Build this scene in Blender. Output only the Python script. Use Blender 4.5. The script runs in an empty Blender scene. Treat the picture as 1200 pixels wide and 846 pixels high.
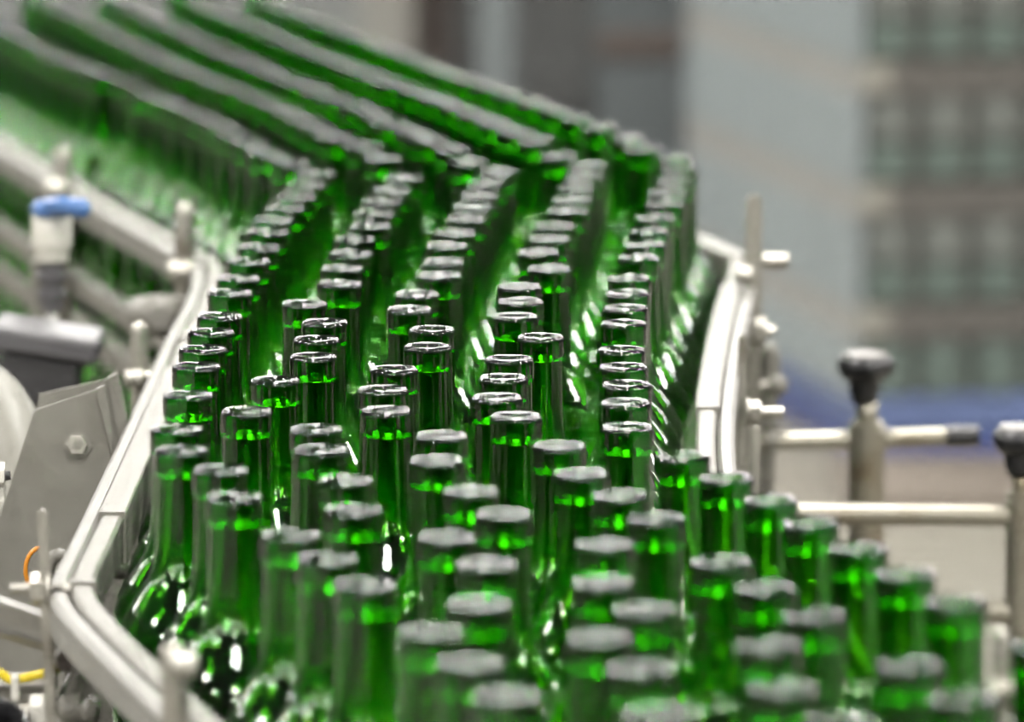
import bpy, bmesh, math, random
from mathutils import Vector, Matrix
random.seed(7)
S = bpy.context.scene
C = S.collection

# ------------------------------------------------------------------ camera
F_PX = 7100.0                      # focal length in pixels of the 1200x846 frame
CAM_Z = 1.816                      # conveyor top at z = 1.0, bottle mouths at z = 1.3
TH = math.atan((423 + 570) / F_PX) # pitch down
cam = bpy.data.cameras.new('camera'); camo = bpy.data.objects.new('camera', cam); C.objects.link(camo)
cam.sensor_width = 36; cam.lens = F_PX / 1200 * 36
camo.location = (0, 0, CAM_Z); camo.rotation_euler = (math.pi/2 - TH, 0, 0)
cam.dof.use_dof = True; cam.dof.focus_distance = 3.76; cam.dof.aperture_fstop = 6.9
cam.clip_end = 200
S.camera = camo

# ------------------------------------------------------------------ light
w = bpy.data.worlds.new('hall_light'); S.world = w; w.use_nodes = True
bg = w.node_tree.nodes['Background']; bg.inputs[0].default_value = (1, .97, .91, 1); bg.inputs[1].default_value = 0.09
S.view_settings.view_transform = 'Standard'; S.view_settings.look = 'None'
S.view_settings.gamma = 1; S.view_settings.use_curve_mapping = False; S.view_settings.exposure = 0.3
cy = S.cycles
cy.max_bounces = 26; cy.transmission_bounces = 24; cy.glossy_bounces = 6; cy.diffuse_bounces = 3
cy.transparent_max_bounces = 8; cy.sample_clamp_indirect = 25; cy.use_denoising = True; cy.use_adaptive_sampling = False
cy.caustics_reflective = True; cy.caustics_refractive = True; cy.blur_glossy = 0.3
cy.denoising_input_passes = 'RGB'

# ------------------------------------------------------------------ materials
def mat(name, col, rough=.5, metal=0, spec=.5, var=.0, scale=30, bump=0, dirt=None, dscale=9, stretch=(1,1,1)):
    col = tuple(c*0.4 for c in col)
    if dirt: dirt = tuple(c*0.4 for c in dirt)
    m = bpy.data.materials.new(name); m.use_nodes = True
    n = m.node_tree.nodes; l = m.node_tree.links; p = n['Principled BSDF']
    p.inputs['Roughness'].default_value = rough; p.inputs['Metallic'].default_value = metal
    p.inputs['Specular IOR Level'].default_value = spec
    p.inputs['Base Color'].default_value = (*col, 1)
    if var or dirt or bump:
        tc = n.new('ShaderNodeTexCoord'); mp = n.new('ShaderNodeMapping'); mp.inputs['Scale'].default_value = stretch
        l.new(tc.outputs['Object'], mp.inputs[0])
        no = n.new('ShaderNodeTexNoise'); no.inputs['Scale'].default_value = scale; no.inputs['Detail'].default_value = 5
        l.new(mp.outputs[0], no.inputs['Vector'])
        cr = n.new('ShaderNodeValToRGB'); cr.color_ramp.elements[0].position = .3; cr.color_ramp.elements[1].position = .7
        cr.color_ramp.elements[0].color = (*[c*(1-var) for c in col], 1); cr.color_ramp.elements[1].color = (*[min(1, c*(1+var)) for c in col], 1)
        l.new(no.outputs[0], cr.inputs[0]); out = cr.outputs[0]
        if dirt:
            n2 = n.new('ShaderNodeTexNoise'); n2.inputs['Scale'].default_value = dscale; n2.inputs['Detail'].default_value = 6
            l.new(mp.outputs[0], n2.inputs['Vector'])
            r2 = n.new('ShaderNodeValToRGB'); r2.color_ramp.elements[0].position = .52; r2.color_ramp.elements[1].position = .72
            l.new(n2.outputs[0], r2.inputs[0])
            mx = n.new('ShaderNodeMix'); mx.data_type = 'RGBA'; l.new(r2.outputs[0], mx.inputs[0])
            l.new(out, mx.inputs[6]); mx.inputs[7].default_value = (*dirt, 1); out = mx.outputs[2]
        l.new(out, p.inputs['Base Color'])
        if bump:
            b = n.new('ShaderNodeBump'); b.inputs['Strength'].default_value = bump; b.inputs['Distance'].default_value = .002
            l.new(no.outputs[0], b.inputs['Height']); l.new(b.outputs[0], p.inputs['Normal'])
    return m
def glass():
    m = bpy.data.materials.new('green_bottle_glass'); m.use_nodes = True
    n = m.node_tree.nodes; l = m.node_tree.links
    for x in list(n):
        if x.type == 'BSDF_PRINCIPLED': n.remove(x)
    o = [x for x in n if x.type == 'OUTPUT_MATERIAL'][0]
    g = n.new('ShaderNodeBsdfGlass'); g.inputs['Roughness'].default_value = 0.0; g.inputs['IOR'].default_value = 1.54
    g.inputs['Color'].default_value = (1, 1, 1, 1)
    a = n.new('ShaderNodeVolumeAbsorption'); a.inputs['Color'].default_value = (0.46, 0.83, 0.005, 1); a.inputs['Density'].default_value = 760
    l.new(g.outputs[0], o.inputs['Surface']); l.new(a.outputs[0], o.inputs['Volume'])
    return m
M = dict(
    glass=glass(),
    rail=mat('painted_rail', (.345, .33, .285), .5, var=.1, scale=40, bump=.08, dirt=(.34, .32, .27), dscale=7),
    strip=mat('white_wear_strip', (.375, .365, .325), .45, var=.08, scale=25, dirt=(.42, .4, .36), dscale=14),
    steel=mat('brushed_steel', (.55, .54, .51), .32, metal=.9, var=.1, scale=60),
    zinc=mat('zinc_steel', (.8, .77, .68), .36, metal=.6, var=.12, scale=70, dirt=(.35, .3, .24), dscale=20),
    dullsteel=mat('dull_steel_plate', (.44, .425, .37), .55, metal=.25, var=.1, scale=90, bump=.15, dirt=(.33, .31, .26), dscale=12),
    tube=mat('rusty_cream_tube', (.66, .62, .5), .3, metal=.55, var=.08, scale=25, dirt=(.36, .25, .12), dscale=11),
    black=mat('black_plastic', (.03, .03, .033), .3, var=.2, scale=60),
    knobglare=mat('knob_top_glare', (.62, .6, .57), .5, var=.1, scale=50),  # pale grey paints the glare on top of the black knobs
    grey=mat('grey_plastic', (.16, .155, .165), .5, var=.1, scale=40),
    darkgrey=mat('dark_grey_plastic', (.06, .058, .062), .5, var=.1, scale=40),
    white=mat('white_plastic', (1.25, 1.22, 1.1), .4, var=.02, scale=20),
    blue=mat('blue_plastic', (.12, .3, .72), .35, var=.05, scale=20),
    yellow=mat('yellow_hose', (1.5, 1.15, .03), .4, var=.06, scale=60),
    orange=mat('orange_cable', (1.2, .45, .03), .4, var=.06, scale=60),
    chain=mat('conveyor_chain_steel', (.2, .2, .19), .4, metal=.7, var=.2, scale=50),
    frame=mat('conveyor_frame_paint', (.42, .41, .35), .5, var=.08, scale=10, dirt=(.3, .28, .22)),
    floor=mat('concrete_floor', (.34, .32, .255), .7, var=.06, scale=1.2, dirt=(.3, .27, .22), dscale=.7),
    wall=mat('hall_wall', (.36, .38, .37), .8, var=.05, scale=.6),
    pad=mat('layer_board', (.19, .18, .16), .8, var=.08, scale=8),
    pane=mat('green_grey_layer', (.19, .26, .225), .5, var=.12, scale=6),
    film=mat('stretch_film', (.52, .60, .62), .45, var=.06, scale=3),
    filmband=mat('stretch_film_band', (.58, .58, .55), .5, var=.05, scale=3),
    filmend=mat('pale_board_edge', (.5, .49, .42), .6, var=.05, scale=6),
    panegrey=mat('grey_layer', (.25, .275, .25), .5, var=.1, scale=6),
    palletdark=mat('deep_blue_plastic', (.1, .15, .5), .5, var=.1, scale=5),
    brownboard=mat('brown_board', (.3, .25, .2), .7, var=.1, scale=4),
    palletblue=mat('blue_pallet_plastic', (.2, .28, .56), .5, var=.1, scale=5),
    cream=mat('cream_paint', (.5, .49, .44), .6, var=.05, scale=2),
    darkcab=mat('dark_cabinet', (.17, .20, .21), .5, var=.1, scale=3),
    midcab=mat('mid_grey_cabinet', (.26, .27, .265), .5, var=.08, scale=3),
    brown=mat('brown_carton', (.2, .16, .14), .8, var=.1, scale=4),
    palecab=mat('pale_blue_grey_panel', (.36, .41, .42), .5, var=.05, scale=3),
    housing=mat('lamp_housing', (.3, .3, .3), .5),
)
def lamp_mat():
    m = bpy.data.materials.new('lamp_glow'); m.use_nodes = True
    n = m.node_tree.nodes; p = n['Principled BSDF']; p.inputs['Base Color'].default_value = (.8, .8, .8, 1)
    p.inputs['Emission Color'].default_value = (1, .97, .93, 1); p.inputs['Emission Strength'].default_value = 54.0
    return m
M['glow'] = lamp_mat()

# ------------------------------------------------------------------ helpers
def at(u, v, y):
    """world point at distance y (world Y) on the sight line of photo pixel (u, v)"""
    x = (u - 600) / F_PX; q = -(v - 423) / F_PX
    t = y / (math.cos(TH) + q*math.sin(TH))
    return Vector((x*t, y, CAM_Z + t*(-math.sin(TH) + q*math.cos(TH))))
def on(u, v, z):
    """world point on the level plane z"""
    x = (u - 600) / F_PX; q = -(v - 423) / F_PX
    t = (z - CAM_Z) / (-math.sin(TH) + q*math.cos(TH))
    return Vector((x*t, t*(math.cos(TH) + q*math.sin(TH)), z))
def link(name, bm, m, parent=None, smooth=False):
    bmesh.ops.recalc_face_normals(bm, faces=bm.faces)
    me = bpy.data.meshes.new(name); bm.to_mesh(me); bm.free()
    me.materials.append(M[m] if isinstance(m, str) else m)
    if smooth:
        for p in me.polygons: p.use_smooth = True
    o = bpy.data.objects.new(name, me); C.objects.link(o)
    if parent: o.parent = parent; o.matrix_parent_inverse = Matrix.Translation(-parent.location)
    return o
def thing(name, label, cat, loc=(0, 0, 0), group=None):
    o = bpy.data.objects.new(name, None); C.objects.link(o); o.location = loc; o.empty_display_size = .02
    o['label'] = label; o['category'] = cat
    if group: o['group'] = group
    return o
def tag(o, label, cat, group=None):
    o['label'] = label; o['category'] = cat
    if group: o['group'] = group
    return o
def structure(o, label=None):
    o['kind'] = 'structure'
    if label: o['label'] = label
    return o
def box(bm, lo, hi, bev=0, rot=None, piv=None):
    b = bmesh.new(); bmesh.ops.create_cube(b, size=1)
    lo = Vector(lo); hi = Vector(hi); c = (lo+hi)/2; s = hi-lo
    for v in b.verts: v.co = Vector((v.co.x*s.x, v.co.y*s.y, v.co.z*s.z)) + c
    if bev: bmesh.ops.bevel(b, geom=b.edges[:], offset=bev, segments=2, affect='EDGES', profile=.5)
    if rot is not None:
        piv = Vector(piv) if piv is not None else c
        for v in b.verts: v.co = rot @ (v.co - piv) + piv
    merge(bm, b)
def merge(bm, b):
    me = bpy.data.meshes.new('tmp'); b.to_mesh(me); b.free(); bm.from_mesh(me); bpy.data.meshes.remove(me)
def rot_to(d):
    return Vector((0, 0, 1)).rotation_difference(Vector(d).normalized()).to_matrix()
def cyl(bm, a, b_, r, seg=24, r2=None, bev=0):
    a = Vector(a); b_ = Vector(b_); L = (b_-a).length; r2 = r if r2 is None else r2
    prof = [(0, 0), (r-bev, 0), (r, bev), (r2, L-bev), (r2-bev, L), (0, L)] if bev else [(0, 0), (r, 0), (r2, L), (0, L)]
    lathe(bm, prof, seg, a, b_-a)
def lathe(bm, prof, seg=24, org=(0, 0, 0), d=(0, 0, 1), lobes=0, amp=0):
    R = rot_to(d); org = Vector(org); rings = []
    for r, z in prof:
        if r < 1e-7: rings.append([bm.verts.new(org + R @ Vector((0, 0, z)))])
        else:
            rg = []
            for k in range(seg):
                a = 2*math.pi*k/seg; rr = r*(1 + amp*math.cos(lobes*a)) if lobes else r
                rg.append(bm.verts.new(org + R @ Vector((rr*math.cos(a), rr*math.sin(a), z))))
            rings.append(rg)
    for A, B in zip(rings, rings[1:]):
        if len(A) == 1 and len(B) == 1: continue
        for k in range(seg):
            k2 = (k+1) % seg
            if len(A) == 1: bm.faces.new((A[0], B[k], B[k2]))
            elif len(B) == 1: bm.faces.new((A[k], B[0], A[k2]))
            else: bm.faces.new((A[k], B[k], B[k2], A[k2]))
def hexn(bm, c, d, r, h, seg=6):
    d = Vector(d).normalized(); a = Vector(c)
    lathe(bm, [(0, 0), (r*.9, 0), (r, h*.12), (r, h*.88), (r*.9, h), (0, h)], seg, a, d)
def smooth_path(pts, n=6):
    P = [Vector(p) for p in pts]; P = [P[0]*2-P[1]] + P + [P[-1]*2-P[-2]]; out = []
    for i in range(1, len(P)-2):
        for k in range(n):
            t = k/n; a, b, c, d = P[i-1:i+3]
            out.append(.5*((2*b) + (c-a)*t + (2*a-5*b+4*c-d)*t*t + (3*b-a-3*c+d)*t**3))
    out.append(P[-2]); return out
def sweep(bm, pts, sec):
    """level path, section given as (sideways, up) pairs; sideways is to the right of travel"""
    rings = []
    for i, p in enumerate(pts):
        d = (pts[min(i+1, len(pts)-1)] - pts[max(i-1, 0)]); d.z = 0; d.normalize(); s = Vector((d.y, -d.x, 0))
        rings.append([bm.verts.new(p + s*a + Vector((0, 0, b))) for a, b in sec])
    n = len(sec)
    for A, B in zip(rings, rings[1:]):
        for k in range(n): bm.faces.new((A[k], A[(k+1) % n], B[(k+1) % n], B[k]))
    bm.faces.new(rings[0]); bm.faces.new(rings[-1][::-1])
def rect(a0, a1, b0, b1, c=.0015):
    return [(a0+c, b0), (a1-c, b0), (a1, b0+c), (a1, b1-c), (a1-c, b1), (a0+c, b1), (a0, b1-c), (a0, b0+c)]
def tube(bm, pts, r, seg=12):
    P = [Vector(p) for p in pts]; rings = []; up = Vector((.13, .2, 1)).normalized()
    for i, p in enumerate(P):
        d = (P[min(i+1, len(P)-1)] - P[max(i-1, 0)]).normalized(); s = d.cross(up).normalized(); q = s.cross(d)
        rr = r[i] if isinstance(r, (list, tuple)) else r
        rings.append([bm.verts.new(p + (s*math.cos(2*math.pi*k/seg) + q*math.sin(2*math.pi*k/seg))*rr) for k in range(seg)])
    for A, B in zip(rings, rings[1:]):
        for k in range(seg): bm.faces.new((A[k], A[(k+1) % seg], B[(k+1) % seg], B[k]))
    bm.faces.new(rings[0]); bm.faces.new(rings[-1][::-1])
def prism(bm, poly, y, th):
    """upright plate: outline of photo pixels at distance y, thickness th going back"""
    f = [at(u, v, y) for u, v in poly]
    A = [bm.verts.new(p) for p in f]; B = [bm.verts.new(p + Vector((0, th, 0))) for p in f]; n = len(f)
    bm.faces.new(A); bm.faces.new(B[::-1])
    for k in range(n): bm.faces.new((A[k], B[k], B[(k+1) % n], A[(k+1) % n]))
def one(fn, *a, **k):
    bm = bmesh.new(); fn(bm, *a, **k); return bm
ORD = ['', 'first', 'second', 'third', 'fourth', 'fifth', 'sixth', 'seventh', 'eighth', 'ninth', 'tenth', 'eleventh', 'twelfth', 'thirteenth',
       'fourteenth', 'fifteenth', 'sixteenth', 'seventeenth', 'eighteenth', 'nineteenth', 'twentieth'] 
TENS = {2: 'twenty', 3: 'thirty', 4: 'forty'}
def ordinal(n):
    return ORD[n] if n <= 20 else (TENS[n//10] + '-' + ORD[n % 10] if n % 10 else {30: 'thirtieth', 40: 'fortieth'}[n])
# ------------------------------------------------------------------ hall
floor = structure(link('floor', one(box, (-14, -20, -.1), (14, 50, 0)), 'floor'), 'tan concrete factory floor')
structure(link('wall_back', one(box, (-14, 18, 0), (14, 18.2, 2.6)), 'wall'), 'pale grey hall wall far behind')

# lamps hanging under the roof, out of the frame above
bm = bmesh.new(); lathe(bm, [(0, .16), (.05, .16), (.1, .1), (.63, .02), (.65, 0), (.64, 0), (.61, .015), (0, .02)], 24)
lamp_me = link('lamp_proto', bm, 'housing', smooth=True); lampm = lamp_me.data; bpy.data.objects.remove(lamp_me)
bm = bmesh.new(); lathe(bm, [(0, .004), (.6, .004), (.61, .01), (0, .014)], 24)
g = link('glow_proto', bm, 'glow'); glowm = g.data; bpy.data.objects.remove(g)
for i, x in enumerate((-10, -5, 0, 5, 10)):
    for j in range(16):
        y = -15 + 4*j
        t = thing('hanging_lamp', 'round grey factory lamp hanging under the roof out of frame', 'lamp', (x, y, 5.2), 'round lamps under the hall roof')
        a = bpy.data.objects.new('shade', lampm); a.parent = t; C.objects.link(a)
        b = bpy.data.objects.new('diffuser', glowm); b.parent = t; C.objects.link(b)

# ------------------------------------------------------------------ far background: stacked layers on blue pallets and cabinets
def stack(cx, cy, wx, wy, layers, label, h=.236, z0=.235, rot=0, cols=None):
    """layer blocks between boards; the front pieces of every layer are parts"""
    t = thing('layered_stack', label, 'stack', (cx, cy, 0), 'layered stacks far behind the conveyor')
    R = Matrix.Rotation(rot, 3, 'Z')
    def P(name, lo, hi, m, bev=.004):
        b = bmesh.new(); box(b, lo, hi, bev)
        for v in b.verts: v.co = R @ v.co
        me = bpy.data.meshes.new(name); b.to_mesh(me); b.free(); me.materials.append(M[m])
        o = bpy.data.objects.new(name, me); C.objects.link(o); o.parent = t; return o
    n = cols or int(wx/.103)
    P('pallet_deck', (0, 0, .055), (wx, wy, .125), 'palletblue')
    P('pallet_skirt', (.01, .01, .0), (wx, wy-.02, .055), 'palletdark')
    P('layer_core', (.0, .03, .125), (wx, wy, z0), 'pad')
    P('film_side', (-.012, 0, .125), (.0, wy, z0), 'film', .001)
    for k in range(n):
        P('layer_panel', (k*wx/n+.012, 0, .13), ((k+1)*wx/n-.012, .03, z0-.005), 'pane')
    for L in range(layers):
        z = z0 + L*h
        P('layer_board', (0, 0, z), (wx, wy, z+.07), 'pad')
        P('board_end', (-.005, -.006, z+.012), (.055, wy, z+.068), 'filmend')
        P('film_side', (-.012, 0, z+.07), (.0, wy, z+h), 'film', .001)
        P('film_side', (-.010, 0, z), (-.0055, wy, z+.07), 'filmband', .001)
        P('layer_core', (.0, .03, z+.07), (wx, wy, z+h), 'pad')
        for k in range(n):
            p = wx/n
            P('layer_panel', (k*p+.012, 0, z+.08), ((k+1)*p-.012, .03, z+.145), 'pane')
            P('layer_panel', (k*p+.012, -.004, z+.155), ((k+1)*p-.012, .03, z+h-.004), 'panegrey')
    return t
stack(.672, 11.55, 1.2, 1.45, 10, 'tall stack of grey green layers on a blue pallet beyond the right guide rail', rot=.2)
tag(link('brown_board', one(box, (.62, 10.95, 0), (2.0, 11.5, .03), .004), 'brownboard'), 'low brown board on the floor before the blue pallet', 'board')
def slab(name, u0, u1, y, dpt, z1, m, label, cat='cabinet', parts=()):
    a = at(u0, 300, y); b = at(u1, 300, y)
    t = thing(name, label, cat, ((a.x+b.x)/2, y, 0))
    link('cabinet_body', one(box, (a.x, y, .0), (b.x, y+dpt, z1), .01), m, t)
    for (pn, f0, f1, g0, g1, pm) in parts:
        x0 = a.x + (b.x-a.x)*f0; x1 = a.x + (b.x-a.x)*f1
        link(pn, one(box, (x0, y-.02, g0), (x1, y, g1), .004), pm, t)
slab('storage_cabinet', 700, 812, 13.2, .8, 2.2, 'darkcab', 'dark blue grey cabinet behind the last bottles of the rightmost row',
     parts=[('door', .04, .96, .85, .98, 'palecab'), ('door', .04, .96, .3, .62, 'darkcab'), ('panel', .0, .9, .64, .7, 'brown')])
slab('storage_cabinet', 604, 700, 14.0, .8, 2.4, 'midcab', 'mid grey cabinet between pale panel and dark cabinet far behind',
     parts=[('panel', .1, .9, .45, .56, 'midcab')])
slab('pale_panel', 560, 604, 13.6, .3, 2.4, 'palecab', 'narrow pale blue grey upright panel far behind the bottles', 'panel')
slab('storage_cabinet', 486, 560, 14.4, .8, 2.4, 'midcab', 'brownish grey cabinet left of the narrow pale upright panel',
     parts=[('panel', .05, .6, .1, .9, 'brown')])
slab('cream_column', 425, 486, 14.0, .4, 2.6, 'cream', 'cream painted column at the top beyond the far bottle rows', 'column')
slab('pale_panel', 812, 905, 14.2, .3, 2.3, 'palecab', 'pale panel between dark cabinet and the layered stack', 'panel')

# ------------------------------------------------------------------ conveyor
ZR = 1.22
far_dir = Vector((-.253, .967, 0))
lp = [on(240, 308, ZR) + far_dir*2.2, on(0, 165, ZR), on(120, 237, ZR), on(215, 290, ZR), on(243, 312, ZR), on(236, 350, ZR), on(215, 388, ZR), on(190, 446, ZR), on(150, 535, ZR),
      on(112, 618, ZR), on(88, 668, ZR), on(84, 690, ZR), on(100, 717, ZR), on(160, 777, ZR), on(230, 843, ZR), on(330, 935, ZR), on(430, 1030, ZR)]
rp = [on(880, 305, ZR) + Vector((-.235, .972, 0))*2.2, on(880, 305, ZR) + Vector((-.235, .972, 0))*.6, on(850, 290, ZR), on(869, 299, ZR), on(872, 316, ZR), on(857, 372, ZR), on(846, 430, ZR), on(840, 480, ZR),
      on(839, 530, ZR), on(846, 580, ZR), on(858, 622, ZR), Vector((.152, 3.335, ZR)), Vector((.20, 3.15, ZR)), Vector((.264, 2.89, ZR)), Vector((.33, 2.6, ZR)), Vector((.39, 2.3, ZR))]
LP = smooth_path(lp, 5); RP = smooth_path(rp, 5)
def off(path, d):
    out = []
    for i, p in enumerate(path):
        t = (path[min(i+1, len(path)-1)] - path[max(i-1, 0)]); t.z = 0; t.normalize(); out.append(p + Vector((t.y, -t.x, 0))*d)
    return out
conv = thing('conveyor', 'grey steel conveyor bed curving under the green bottles', 'conveyor', (0, 4, 0))
def bed(z0, z1, extra):
    bm = bmesh.new()
    import bisect
    ys = [2.35 + k*.05 for k in range(93)]
    def X(path, y):
        q = sorted(((p.y, p.x) for p in path)); 
        for (y0, x0), (y1, x1) in zip(q, q[1:]):
            if y0 <= y <= y1: return x0 + (x1-x0)*(y-y0)/max(1e-6, y1-y0)
        return q[0][1] if y < q[0][0] else q[-1][1]
    rows = []
    for y in ys:
        a = X(LP, y) + .0 - extra; b = X(RP, y) + extra
        rows.append([bm.verts.new((a, y, z0)), bm.verts.new((b, y, z0)), bm.verts.new((b, y, z1)), bm.verts.new((a, y, z1))])
    for A, B in zip(rows, rows[1:]):
        for k in range(4): bm.faces.new((A[k], A[(k+1) % 4], B[(k+1) % 4], B[k]))
    bm.faces.new(rows[0]); bm.faces.new(rows[-1][::-1]); return bm
link('chain_bed', bed(.955, .9995, -.005), 'chain', conv)
for path, s in ((LP, 1), (RP, -1)):
    q = [Vector((p.x, p.y, .88)) for p in off(path, s*.028)]
    link('side_frame', one(sweep, q, rect(-.006, .006, -.08, .11)), 'frame', conv)
for x, y in ((-.25, 4.2), (.2, 4.2), (-.12, 2.9), (.2, 2.9), (-.62, 6.1), (-.05, 6.1)):
    link('leg', one(box, (x-.03, y-.03, 0), (x+.03, y+.03, .96), .004), 'frame', conv)
SPOTS = {
  'lane_one': [[-1843,33384],[-1913,34155],[-1917,35517],[-1931,36743],[-1931,37510],[-1919,38309],[-1900,39087],[-1889,40257],[-1866,41038],[-1839,41982],[-1804,42798],[-1777,43712],[-1765,44474],[-1705,45237],[-1650,46028],[-1603,46807],[-1554,47663],[-1796,48492]],
  'lane_two': [[-1544,34853],[-1426,36126],[-1230,37158],[-1237,37946],[-1208,38763],[-1372,39696],[-1166,40736],[-1170,41580],[-1136,42421],[-1135,43274],[-1041,44112],[-1035,44874],[-986,45634],[-923,46462],[-853,47333],[-1059,48818]],
  'lane_three': [[-730,34869],[-769,35732],[-720,36592],[-530,37608],[-511,38412],[-671,39398],[-637,40187],[-496,41183],[-479,41945],[-468,42880],[-413,43656],[-337,44549],[-297,45310],[-250,46105],[-196,46926],[-114,47751],[-355,48491]],
  'lane_four': [[24,34640],[-86,35394],[-54,36222],[-16,37046],[183,38054],[22,39039],[58,39800],[48,40562],[255,41571],[185,42487],[266,43285],[315,44077],[410,45012],[459,45828],[502,46619],[568,47412],[610,48240],[377,48966]],
  'lane_five': [[660,34220],[667,35182],[689,35943],[681,36705],[683,37467],[720,38706],[744,39468],[775,40229],[802,41040],[887,42191],[956,42950],[1001,43745],[1055,44606],[1156,45520],[1194,46301],[1263,47100],[1331,47993],[1325,48818]],
  'front': [[1423,25713],[629,25877],[1986,26238],[-19,26277],[1204,26443],[578,26896],[1802,26998],[-194,27039],[2446,27469],[1184,27480],[406,27662],[-378,27818],[1434,28245],[630,28400],[-158,28552],[2128,28621],[1232,28996],[-717,29070],[442,29139],[1938,29400],[-126,29647],[1042,29734],[-925,29817],[1747,30137],[469,30237],[-331,30457],[-1129,30551],[1544,30906],[749,31041],[-44,31176],[-830,31324],[1368,31647],[-1472,31748],[576,31787],[-219,31929],[-896,32305],[1159,32392],[374,32522],[-1591,32665],[-414,32990],[948,33143],[-1066,33390],[265,33526],[-399,33899],[-1116,34157]],
  'row_a_near': [[-2015,49222],[-2174,49967],[-2342,50710],[-2493,51457],[-2677,52197],[-2888,52929],[-3076,53667],[-3311,54396]],
  'row_a_far': [[-3543,55687],[-3861,56380],[-4080,57110],[-4312,57839],[-4501,58585],[-4676,59335],[-4851,60085],[-5029,60834],[-5206,61583],[-5386,62332],[-5566,63081]],
  'row_b': [[-1225,49754],[-1488,50469],[-1659,51212],[-1805,51963],[-1959,52729],[-2152,53466],[-2359,54201],[-2576,54940],[-2781,55679],[-2995,56421],[-3176,57170],[-3358,57918],[-3541,58666],[-3725,59414],[-3903,60163],[-4062,60916],[-4221,61669],[-4383,62423],[-4575,63168],[-4780,63910],[-4984,64652],[-5167,65400]],
  'row_c': [[-495,49535],[-699,50307],[-849,51061],[-1061,51797],[-1220,52543],[-1410,53294],[-1614,54043],[-1809,54788],[-2013,55530],[-2201,56277],[-2380,57026],[-2581,57769],[-2776,58514],[-2949,59264],[-3122,60014],[-3295,60765],[-3468,61515],[-3638,62265],[-3816,63015],[-4005,63762],[-4193,64508],[-4369,65258]],
  'row_d': [[192,50237],[11,50985],[-161,51736],[-324,52487],[-518,53233],[-712,53978],[-908,54723],[-1139,55457],[-1330,56203],[-1519,56949],[-1706,57696],[-1891,58444],[-2075,59192],[-2246,59942],[-2415,60693],[-2589,61443],[-2768,62190],[-2947,62938],[-3124,63687],[-3293,64439],[-3464,65191],[-3630,65945]],
  'row_e': [[1085,49551],[975,50306],[762,51301],[557,52044],[374,52792],[186,53538],[-7,54284],[-203,55028],[-415,55768],[-612,56512],[-781,57263],[-964,58011],[-1152,58757],[-1339,59504],[-1525,60252],[-1710,60999],[-1891,61748],[-2071,62498],[-2251,63248],[-2428,63998],[-2596,64748],[-2766,65498]],
}
# ------------------------------------------------------------------ guide rails
def guide_rail(path, inner, label, z0=-.028, sleeves=(), wear=True, wid=.013, name='guide_rail', group=None):
    """inner = +1 when the bottles are on the right of travel"""
    t = thing(name, label, 'rail', tuple(path[len(path)//2]), group)
    a0, a1 = (-wid, 0) if inner > 0 else (0, wid)
    link('rail_channel', one(sweep, path, rect(a0, a1, z0, 0, .002)), 'rail', t)
    if wear:
        b0, b1 = (.0008, .0125) if inner > 0 else (-.0125, -.0008)
        link('wear_strip', one(sweep, path, rect(b0, b1, z0+.003, -.0015, .003)), 'strip', t)
    for (i, n) in sleeves:
        seg = path[i:i+n]
        e0, e1 = (-wid-.0018, .002) if inner > 0 else (-.002, wid+.0018)
        link('joint_sleeve', one(sweep, seg, rect(e0, e1, z0-.002, .0018, .001)), 'rail', t)
    return t
print('LP', [(i, round(p.x, 3), round(p.y, 3)) for i, p in enumerate(LP)][::5])
guide_rail(LP, 1, 'long pale upper guide rail on the left side of the bottles', sleeves=((30, 2), (34, 11), (53, 2)))
low = [Vector((p.x, p.y, ZR-.072)) for p in off(LP, .011)]
guide_rail(low, 1, 'lower pale guide rail under the upper one left of the bottles', wear=False, sleeves=((34, 2), (42, 2), (46, 2)), z0=-.02, wid=.013)
low3 = [Vector((p.x, p.y, ZR-.135)) for p in off(LP, -.018)][:27]
guide_rail(low3, 1, 'lowest of three pale rails in the upper left corner', wear=False, z0=-.024, wid=.016)
guide_rail(RP, -1, 'pale guide rail right of the bottles, curving towards the front', sleeves=((14, 1+2), (22, 14),))

# ------------------------------------------------------------------ rail supports
def flat_post(u, v0, v1, y, wpx, label, th=.005, top='cut', lean=0, m='zinc', extra=None):
    a = at(u, v0, y); b = at(u+lean, v1, y); w2 = wpx/2*y/F_PX
    t = thing('rail_post', label, 'post', tuple(b), 'upright rail posts beside the conveyor')
    bm = bmesh.new()
    prof = [(-w2, 0), (w2, 0)]
    H = (a-b).length
    for k in range(9):
        an = math.pi*k/8; prof.append((w2*math.cos(an), H - w2 + w2*math.sin(an)))
    d = (a-b).normalized(); A = []; B = []
    for x, z in prof:
        p = b + Vector((x, 0, 0)) + d*z; A.append(bm.verts.new(p)); B.append(bm.verts.new(p + Vector((0, th, 0))))
    bm.faces.new(A); bm.faces.new(B[::-1]); n = len(A)
    for k in range(n): bm.faces.new((A[k], B[k], B[(k+1) % n], A[(k+1) % n]))
    bmesh.ops.bevel(bm, geom=[e for e in bm.edges if abs(e.verts[0].co.y-e.verts[1].co.y) < 1e-6], offset=min(.0012, w2*.4), segments=2, affect='EDGES')
    link('post_bar', bm, m, t)
    return t
def round_post(u, v0, v1, y, rpx, label, lean=0, ball=True, m='zinc'):
    a = at(u, v0, y); b = at(u+lean, v1, y); r = rpx*y/F_PX
    t = thing('rail_post', label, 'post', tuple(b), 'upright rail posts beside the conveyor')
    bm = bmesh.new(); L = (a-b).length
    pr = [(0, 0), (r, 0), (r, L-r)] + [(r*math.cos(k*math.pi/12), L - r + r*math.sin(k*math.pi/12)) for k in range(1, 6)] + [(0, L)]
    lathe(bm, pr, 20, b, a-b)
    link('post_rod', bm, m, t, True)
    return t
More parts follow.
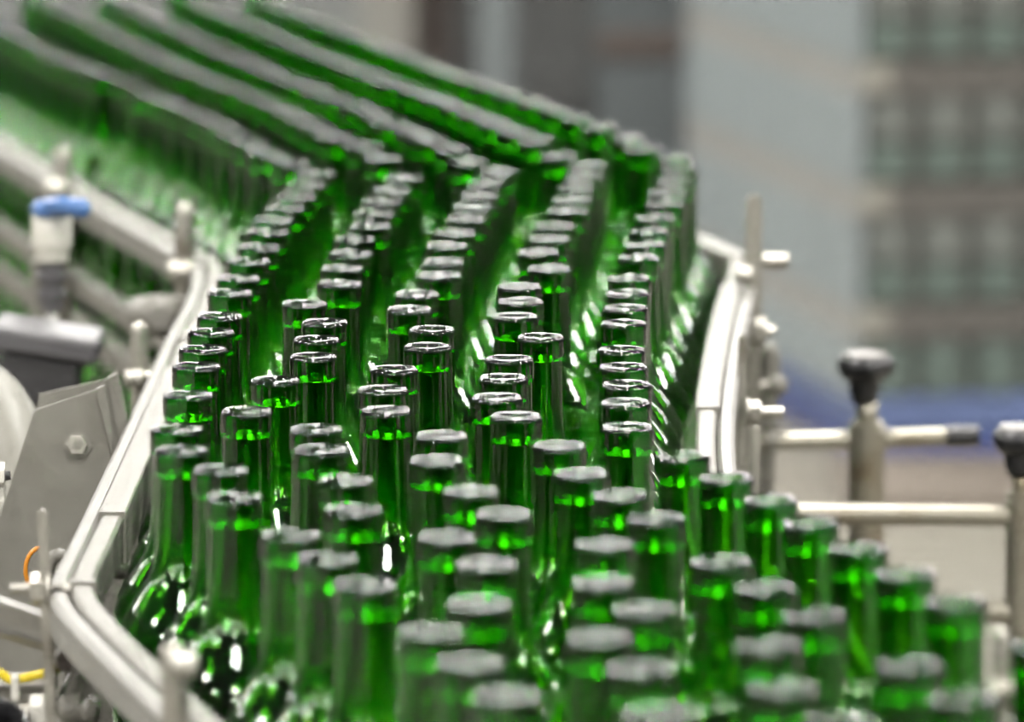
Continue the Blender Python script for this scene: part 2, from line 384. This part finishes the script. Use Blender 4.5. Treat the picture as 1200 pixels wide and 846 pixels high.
def stud(t, u, v, y, d, r, L, nut=True, nr=None, nat=.35, m='zinc'):
    """threaded stud through a post with a hex nut"""
    c = at(u, v, y); d = Vector(d).normalized()
    link('stud', one(cyl, c - d*L*.2, c + d*L*.8, r, 14, bev=r*.15), m, t, False)
    if nut:
        nr = nr or r*2
        n = link('nut', one(hexn, c + d*L*nat, d, nr, nr*1.0), m, t)
        link('washer', one(cyl, c + d*(L*nat-.0015), c + d*L*nat, nr*1.15, 18), m, t)
def clamp(t, u, v, y, r, m='zinc'):
    r *= .75
    c = at(u, v, y)
    bm = bmesh.new(); cyl(bm, c + Vector((-r*1.1, 0, 0)), c + Vector((r*1.1, 0, 0)), r, 20, bev=r*.3)
    link('clamp', bm, m, t, False)

# left side
t = flat_post(49, 598, 1000, 3.34, 13, 'thin flat steel post with bright tip at the left rail corner', lean=18)
stud(t, 62, 690, 3.345, (-1, 0, 0), .0032, .030, nr=.0095, nat=.1)
stud(t, 60, 690, 3.345, (1, 0, 0), .0032, .014, nut=False)
t = round_post(163, 376, 620, 4.25, 11, 'round ended steel post left of the upper rail near its middle', lean=4)
clamp(t, 158, 443, 4.235, .009); stud(t, 168, 441, 4.24, (1, 0, 0), .004, .02, nut=False)
t = round_post(216, 236, 520, 4.86, 12, 'steel post standing where the left rail bends towards the camera', lean=4)
clamp(t, 212, 318, 4.83, .013); clamp(t, 240, 335, 4.84, .008)
t = round_post(74, 172, 420, 5.34, 10, 'steel post with ball clamp behind the blue topped fitting')
clamp(t, 66, 222, 5.3, .012)
t = round_post(203, 752, 1000, 2.93, 17, 'blurred steel post standing before the rail at the bottom edge', lean=8)
clamp(t, 216, 780, 2.915, .008)
for i, (u, v0, v1, y, wp, lab) in enumerate(((152, 560, 700, 3.86, 6, 'short flat strut between left upper rail and lower rail, nearer the post'),
                                   (166, 556, 650, 3.9, 7, 'short flat strut beside the leftmost bottle neck under the rail'))):
    t = flat_post(u, v0, v1, y, wp, lab, lean=-6)
t = thing('rail_bracket', 'small steel clamp with red smudged nut between the two left rails', 'bracket', tuple(at(130, 655, 3.62)))
link('bracket_block', one(box, at(122, 668, 3.62), at(146, 640, 3.64), .002), 'zinc', t)
link('bracket_arm', one(cyl, at(96, 662, 3.6), at(150, 668, 3.63), .006, 16), 'dullsteel', t)
link('nut', one(hexn, at(130, 652, 3.6), (0, -1, .1), .008, .007), 'zinc', t)
t = thing('rail_bracket', 'pale clamp under the left upper rail beside the leftmost bottle', 'bracket', tuple(at(165, 575, 3.95)))
link('bracket_block', one(box, at(158, 592, 3.95), at(176, 556, 3.98), .003), 'zinc', t)
link('nut', one(hexn, at(168, 602, 3.93), (0, -1, .1), .007, .007), 'zinc', t)

# folded bracket plates
t = thing('plate_bracket', 'large folded grey steel bracket plate with one hex bolt, front one', 'bracket', tuple(at(80, 640, 3.92)))
link('plate', one(prism, [(40, 481), (112, 457), (116, 462), (142, 560), (150, 700), (130, 900), (-90, 900), (-30, 690), (5, 590)], 3.92, .003), 'dullsteel', t)
bm = bmesh.new(); a = at(112, 457, 3.922); b = at(119, 452, 3.955); c = at(160, 700, 3.955); d = at(146, 640, 3.922)
prism(bm, [(112, 457), (121, 453), (128, 500), (150, 640), (138, 560)], 3.915, .012)
link('fold_flange', bm, 'dullsteel', t)
bo = link('bolt', one(hexn, at(91, 521, 3.92), (0, -1, .12), .0072, .006), 'zinc', t)
link('washer', one(cyl, at(91, 521, 3.918), at(91, 521, 3.921), .0088, 24), 'dullsteel', bo)
link('bolt_socket', one(cyl, at(91, 520, 3.912), at(91, 520, 3.9135), .0028, 12), 'dullsteel', bo)
t = thing('plate_bracket', 'grey folded steel bracket plate partly hidden behind the front plate', 'bracket', tuple(at(80, 600, 4.02)))
link('plate', one(prism, [(46, 462), (126, 444), (131, 446), (160, 600), (120, 780), (0, 780), (20, 600)], 4.02, .003), 'dullsteel', t)
link('fold_flange', one(prism, [(126, 444), (136, 438), (144, 470), (158, 560), (168, 640), (160, 640), (140, 520)], 4.012, .014), 'dullsteel', t)
t = thing('hex_bolt', 'bright hex bolt at the left picture edge beside the plates', 'bolt', tuple(at(2, 560, 3.8)))
link('bolt_head', one(cyl, at(-14, 556, 3.8), at(6, 556, 3.8), .008, 6), 'white', t)
link('shank', one(cyl, at(4, 558, 3.8), at(12, 557, 3.8), .003, 12), 'darkgrey', t)
link('plate', one(box, at(-14, 590, 3.8), at(7, 568, 3.81), .001), 'white', t)

# fitting with blue lever
Y0 = 4.62
t = thing('tap_fitting', 'white cylindrical fitting with blue lever on a thin steel rod', 'fitting', tuple(at(62, 400, Y0)))
s = Y0/F_PX
c0 = at(61, 306, Y0)
bm = bmesh.new(); lathe(bm, [(0, 0), (19*s, 0), (20*s, 2*s), (20*s, 14*s), (23*s, 17*s), (24*s, 20*s), (24*s, 54*s), (22*s, 57*s), (0, 57*s)], 32, c0)
link('white_body', bm, 'white', t, True)
cap = bmesh.new()
lathe(cap, [(0, 0), (22*s, 0), (25*s, 3*s), (25*s, 11*s), (20*s, 17*s), (0, 18*s)], 28, at(61, 252, Y0-.005))
link('blue_cap', cap, 'blue', t, True)
bm = bmesh.new(); tube(bm, smooth_path([at(56, 242, Y0-.01), at(75, 241, Y0-.03), at(95, 244, Y0-.035)], 4), 11*s, 14)
bmesh.ops.create_uvsphere(bm, u_segments=14, v_segments=8, radius=12*s, matrix=Matrix.Translation(at(95, 244, Y0-.035)))
link('blue_lever', bm, 'blue', t, True)
bm = bmesh.new()
lathe(bm, [(0, 0), (13*s, 0), (13*s, 12*s), (17*s, 13*s), (17*s, 22*s), (13*s, 24*s), (14*s, 34*s), (18*s, 36*s), (18*s, 42*s), (15*s, 44*s), (15*s, 58*s), (0, 58*s)], 24, at(61, 362, Y0))
link('grey_collar', bm, 'grey', t)
link('rod', one(cyl, at(62, 440, Y0), at(61, 350, Y0), 8*s, 18), 'steel', t, True)
link('clear_sleeve', one(box, at(36, 402, Y0+.03), at(48, 305, Y0+.035), .001), 'dullsteel', t)
# grey sensor block
t = thing('sensor_block', 'dark grey plastic block with lighter slanted lid, left edge', 'block', tuple(at(60, 450, 4.45)))
R = Matrix.Rotation(math.radians(9), 3, 'Y')
a = at(-12, 432, 4.42); b = at(124, 402, 4.5)
link('lid', one(box, (a.x, 4.42, a.z+.008), (b.x, 4.50, a.z+.026), .004, R), 'grey', t)
link('block_body', one(box, (a.x+.006, 4.43, a.z-.03), (b.x-.016, 4.49, a.z+.007), .004, R), 'darkgrey', t)
t = thing('machine_cover', 'rounded pale grey machine cover below the dark block, left edge', 'cover', tuple(at(-10, 520, 4.2)))
bm = bmesh.new(); tube(bm, smooth_path([at(-60, 430, 4.25), at(0, 480, 4.2), at(25, 560, 4.15), at(20, 700, 4.1)], 6), .022, 18)
link('cover_shell', bm, 'frame', t, True)
t = thing('cross_bar', 'pale round bar behind the rails below the left far rails', 'bar', tuple(at(150, 380, 4.7)))
link('bar_tube', one(tube, [at(166, 372, 4.75), at(190, 370, 4.7), at(215, 372, 4.72)], .017, 20), 'rail', t, True)
link('bar_end', one(cyl, at(188, 372, 4.64), at(190, 372, 4.70), .012, 24, bev=.003), 'rail', t)

# lower left corner
t = thing('flat_arm', 'pale flat arm sloping to the rail corner at lower left', 'arm', tuple(at(30, 720, 3.5)))
link('arm_bar', one(prism, [(-20, 699), (70, 730), (76, 732), (70, 760), (-20, 735)], 3.44, .02), 'rail', t)
link('arm_edge', one(prism, [(-20, 737), (12, 744), (14, 742), (70, 762), (70, 769), (12, 751), (-20, 743)], 3.43, .012), 'steel', t)
t = thing('pipe_clip', 'cream pipe stub with a brown hollow end under the left rail corner', 'pipe', tuple(at(82, 765, 3.4)))
link('pipe_shell', one(tube, [at(90, 742, 3.42), at(83, 762, 3.4), at(78, 772, 3.36)], .0075, 18), 'rail', t, True)
link('pipe_bore', one(cyl, at(77.5, 774, 3.352), at(77.6, 773, 3.358), .0055, 18), 'brown', t)
t = thing('diagonal_strut', 'pale diagonal strut running down left from beneath the front rail', 'strut', tuple(at(100, 800, 3.35)))
link('strut_plate', one(prism, [(104, 764), (128, 770), (132, 860), (60, 860), (84, 806)], 3.36, .008), 'rail', t)
link('strut_edge', one(prism, [(86, 770), (94, 764), (98, 770), (80, 812), (78, 806)], 3.35, .006), 'steel', t)
t = thing('air_hose', 'bright yellow air hose tied down at the lower left edge', 'hose', tuple(at(20, 790, 3.38)))
link('hose_tube', one(tube, smooth_path([at(-30, 780, 3.38), at(0, 789, 3.38), at(14, 797, 3.38), at(40, 792, 3.38), at(58, 787, 3.38), at(80, 778, 3.42)], 5), 5.5*3.38/F_PX, 14), 'yellow', t, True)
link('cable_tie', one(box, at(13, 822, 3.36), at(23, 790, 3.365), .001), 'white', t)
t = thing('cable_loop', 'orange cable loop behind the thin flat post at lower left', 'cable', tuple(at(48, 670, 3.6)))
link('cable', one(tube, [at(48+18*math.cos(a_), 668+26*math.sin(a_), 3.6) for a_ in [math.radians(60+12*k) for k in range(19)]], .0014, 10), 'orange', t, True)
link('ring', one(tube, [at(70+14*math.cos(a_), 672+22*math.sin(a_), 3.55) for a_ in [math.radians(15*k) for k in range(25)]], .004, 10), 'rail', t, True)
t = thing('cable_tray', 'grey steel tray lying under the yellow hose', 'tray', tuple(at(20, 815, 3.4)))
link('tray_face', one(prism, [(-20, 807), (60, 806), (60, 824), (-20, 822)], 3.39, .05), 'dullsteel', t)
link('tray_lip', one(prism, [(-20, 804), (60, 803), (60, 807), (-20, 808)], 3.385, .004), 'steel', t)
t = thing('corrugated_hose', 'black ribbed hose in the bottom left corner', 'hose', tuple(at(10, 840, 3.36)))
pts = smooth_path([at(-30, 826, 3.34), at(0, 834, 3.34), at(16, 846, 3.34), at(26, 870, 3.34)], 14)
link('ribbed_tube', one(tube, pts, [.0088 if k % 2 else .0075 for k in range(len(pts))], 16), 'black', t)
t = thing('hose_coupling', 'white coupling with a steel ring at the bottom left edge', 'coupling', tuple(at(45, 835, 3.36)))
link('coupling_body', one(cyl, at(22, 838, 3.36), at(50, 834, 3.36), .006, 18, bev=.001), 'zinc', t, False)
link('coupling_ring', one(cyl, at(38, 836, 3.36), at(56, 833, 3.36), .0105, 6, bev=.001), 'white', t)
t = thing('pipe_fitting', 'stubby cream fitting at the bottom under the diagonal strut', 'fitting', tuple(at(90, 830, 3.3)))
link('fitting_body', one(cyl, at(70, 832, 3.3), at(100, 830, 3.3), .0085, 18, bev=.002), 'rail', t, False)
link('fitting_nut', one(cyl, at(96, 832, 3.29), at(118, 834, 3.29), .0075, 18, bev=.003), 'rail', t, False)

# right side posts
t = flat_post(884, 228, 760, 4.70, 20, 'tall round topped steel post rising above the right rail', lean=-6, th=.006)
clamp(t, 872, 322, 4.67, .009); stud(t, 900, 306, 4.71, (1, 0, 0), .006, .02, nut=False)
stud(t, 884, 388, 4.66, (1, 0, 0), .0045, .02, nr=.011, nat=-.1)
t = flat_post(870, 393, 760, 4.22, 10, 'slim bright tipped steel post just behind the right rail', lean=-6)
stud(t, 884, 483, 4.21, (1, 0, 0), .004, .026, nr=.0085, nat=-.15)
t = flat_post(887, 499, 760, 3.95, 11, 'short flat steel post with cut tip at the right rail end', lean=-10)
t = thing('ball_knob', 'cream ball shaped knob at the right rail posts', 'knob', tuple(at(910, 452, 4.75)))
bm = bmesh.new(); bmesh.ops.create_uvsphere(bm, u_segments=20, v_segments=12, radius=.009, matrix=Matrix.Translation(at(911, 452, 4.75)))
link('ball', bm, 'rail', t, True); link('shank', one(cyl, at(888, 452, 4.75), at(906, 452, 4.75), .004, 12), 'zinc', t)
t = thing('rail_support_tube', 'dull steel upright between the right rail posts', 'post', tuple(at(895, 500, 4.78)))
link('tube_body', one(tube, smooth_path([at(896, 405, 4.8), at(902, 430, 4.8), at(897, 500, 4.8), at(893, 600, 4.8), at(893, 640, 4.8)], 5), .009, 16), 'dullsteel', t, True)
link('wing_nut', one(cyl, at(898, 515, 4.72), at(912, 518, 4.72), .007, 10, bev=.001), 'dullsteel', t)
t = round_post(1172, 735, 1100, 2.86, 10, 'blurred pale post rising at the lower right bottles', lean=0)
clamp(t, 1176, 812, 2.85, .009)

# tube stands with star knobs
def knob(t, u, v, y, k=1.0):
    s = y/F_PX*k; c = at(u, v, y)
    bm = bmesh.new()
    lathe(bm, [(0, -2*s), (15*s, -2*s), (17*s, 9*s), (20*s, 26*s)], 40, c)
    lathe(bm, [(0, 22*s), (20*s, 24*s), (31*s, 33*s), (33*s, 41*s), (31*s, 50*s), (24*s, 55*s), (0, 56*s)], 40, c, lobes=5, amp=.1)
    k_ = link('star_knob', bm, 'black', t, True)
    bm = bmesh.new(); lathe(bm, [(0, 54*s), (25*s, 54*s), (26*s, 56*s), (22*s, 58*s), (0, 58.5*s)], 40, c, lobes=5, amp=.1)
    link('knob_glare', bm, 'knobglare', k_, True)  # thin disc added to carry the painted glare on the knob
def stand(uu, vt, vb, y, r, arms, label, knob_v):
    t = thing('tube_stand', label, 'stand', tuple(at(uu, vb, y)), 'cream tube stands right of the conveyor')
    b = at(uu, vt, y); b2 = Vector((b.x, b.y, 0))
    link('upright_tube', one(cyl, b2, b, r, 28, bev=.003), 'tube', t, False)
    link('threaded_rod', one(cyl, b - Vector((0, 0, .005)), at(uu, knob_v, y), r*.62, 18), 'tube', t, True)
    knob(t, uu-3, knob_v, y)
    for (u0, u1, v0, v1, rr, cap) in arms:
        a = at(u0, v0, y-.0); c = at(u1, v1, y-.0)
        link('cross_tube', one(cyl, a, c, rr, 24, bev=.001), 'tube', t, False)
        if cap: link('end_cap', one(cyl, c - (c-a).normalized()*.006, at(cap, v1-1, y), rr*1.2, 24, bev=.002), 'black', t, False)
        link('collar', one(cyl, Vector((b.x, y, (a.z+c.z)/2 - rr*1.5)), Vector((b.x, y, (a.z+c.z)/2 + rr*1.5)), r*1.08, 28, bev=.002), 'tube', t, False)
    return t
stand(1016, 492, 0, 4.75, .0142, [(862, 1116, 519, 511, .0072, 1148)], 'cream tube stand with black star knob and capped cross tube', 470)
stand(1198, 573, 0, 4.45, .0118, [(905, 1190, 602, 604, .0082, None), (1150, 1260, 716, 720, .0095, None)],
      'cream tube stand at the right edge with two cross tubes', 555)

# ------------------------------------------------------------------ bottles
def catmull(prof, n=3):
    P = [prof[0]] + prof + [prof[-1]]; out = []
    for i in range(1, len(P)-2):
        for k in range(n):
            t = k/n; a, b, c, d = P[i-1:i+3]
            out.append(tuple(max(0, .5*((2*b[j]) + (c[j]-a[j])*t + (2*a[j]-5*b[j]+4*c[j]-d[j])*t*t + (3*b[j]-a[j]-3*c[j]+d[j])*t**3)) for j in (0, 1)))
    out.append(prof[-1]); return out
outer = [(0, .030), (.012, .026), (.022, .014), (.029, .004), (.0325, .0005), (.0355, .002), (.0374, .007), (.0378, .015)]
shoulder = [(.0378, .182), (.0373, .190), (.0352, .199), (.0308, .2085), (.0252, .217), (.0202, .2245), (.0172, .2315), (.0155, .240), (.0147, .252), (.0142, .268)]
lipo = [(.0141, .2835), (.01425, .2850), (.0149, .2862), (.0152, .2875), (.01525, .2890), (.01525, .2958), (.0151, .2978), (.0145, .2993), (.0136, .3), (.0123, .3001), (.0110, .2996), (.0102, .2984), (.0097, .2965)]
inner = [(.0094, .292), (.0095, .28), (.0101, .266), (.0110, .252), (.0119, .2415), (.0137, .2325), (.0168, .2245), (.0216, .2165), (.0272, .2075), (.0318, .197), (.0340, .187), (.0346, .176)]
innerb = [(.0346, .018), (.0335, .010), (.030, .008), (.023, .019), (.012, .0315), (0, .0355)]
prof = catmull(outer, 2) + catmull(shoulder, 3) + catmull(lipo, 3) + catmull(inner, 3) + catmull(innerb, 2)
prof = [p for i, p in enumerate(prof) if i == 0 or math.dist(p, prof[i-1]) > 1e-6]
bm = bmesh.new(); lathe(bm, prof, 56)
bp = link('wine_bottle', bm, 'glass', smooth=True); bottle_mesh = bp.data; bpy.data.objects.remove(bp)
WHERE = {
 'lane_one': ('leftmost middle lane by the rail', 'bottles in the leftmost middle lane'),
 'lane_two': ('second middle lane from left', 'bottles in the second middle lane'),
 'lane_three': ('third middle lane from left', 'bottles in the third middle lane'),
 'lane_four': ('fourth middle lane from left', 'bottles in the fourth middle lane'),
 'lane_five': ('rightmost middle lane by the rail', 'bottles in the rightmost middle lane'),
 'row_a_near': ('foremost far row right of gap', 'far bottles in the foremost row right of its gap'),
 'row_a_far': ('foremost far row left of gap', 'far bottles in the foremost row left of its gap'),
 'row_b': ('second far row from front', 'far bottles in the second row'),
 'row_c': ('third far row from front', 'far bottles in the third row'),
 'row_d': ('fourth far row from front', 'far bottles in the fourth row'),
 'row_e': ('rearmost far row', 'far bottles in the rearmost row')}
for k, pts in SPOTS.items():
    for i, (x, y) in enumerate(pts):
        o = bpy.data.objects.new('wine_bottle', bottle_mesh); C.objects.link(o)
        o.location = (x*1e-4, y*1e-4, 1.0); o.rotation_euler.z = random.uniform(0, 6.28)
        if k == 'front':
            lab, grp = 'open green glass bottle in front cluster, %s nearest the camera' % ordinal(i+1), 'bottles in the front cluster'
        else:
            lab, grp = 'green glass bottle, %s from camera in %s' % (ordinal(i+1), WHERE[k][0]), WHERE[k][1]
        tag(o, lab, 'bottle', grp)

# machine table that carries the brackets, hoses and fittings on the left
t = thing('machine_table', 'low grey machine table under the plates and hoses on the left', 'table', (-.65, 4.0, 0))
link('table_top', one(box, (-1.0, 3.25, .94), (-.315, 4.72, .988), .003), 'frame', t)
for x, y in ((-.95, 3.3), (-.37, 3.3), (-.95, 4.66), (-.37, 4.66)):
    link('leg', one(box, (x-.025, y-.025, 0), (x+.025, y+.025, .94), .003), 'frame', t)
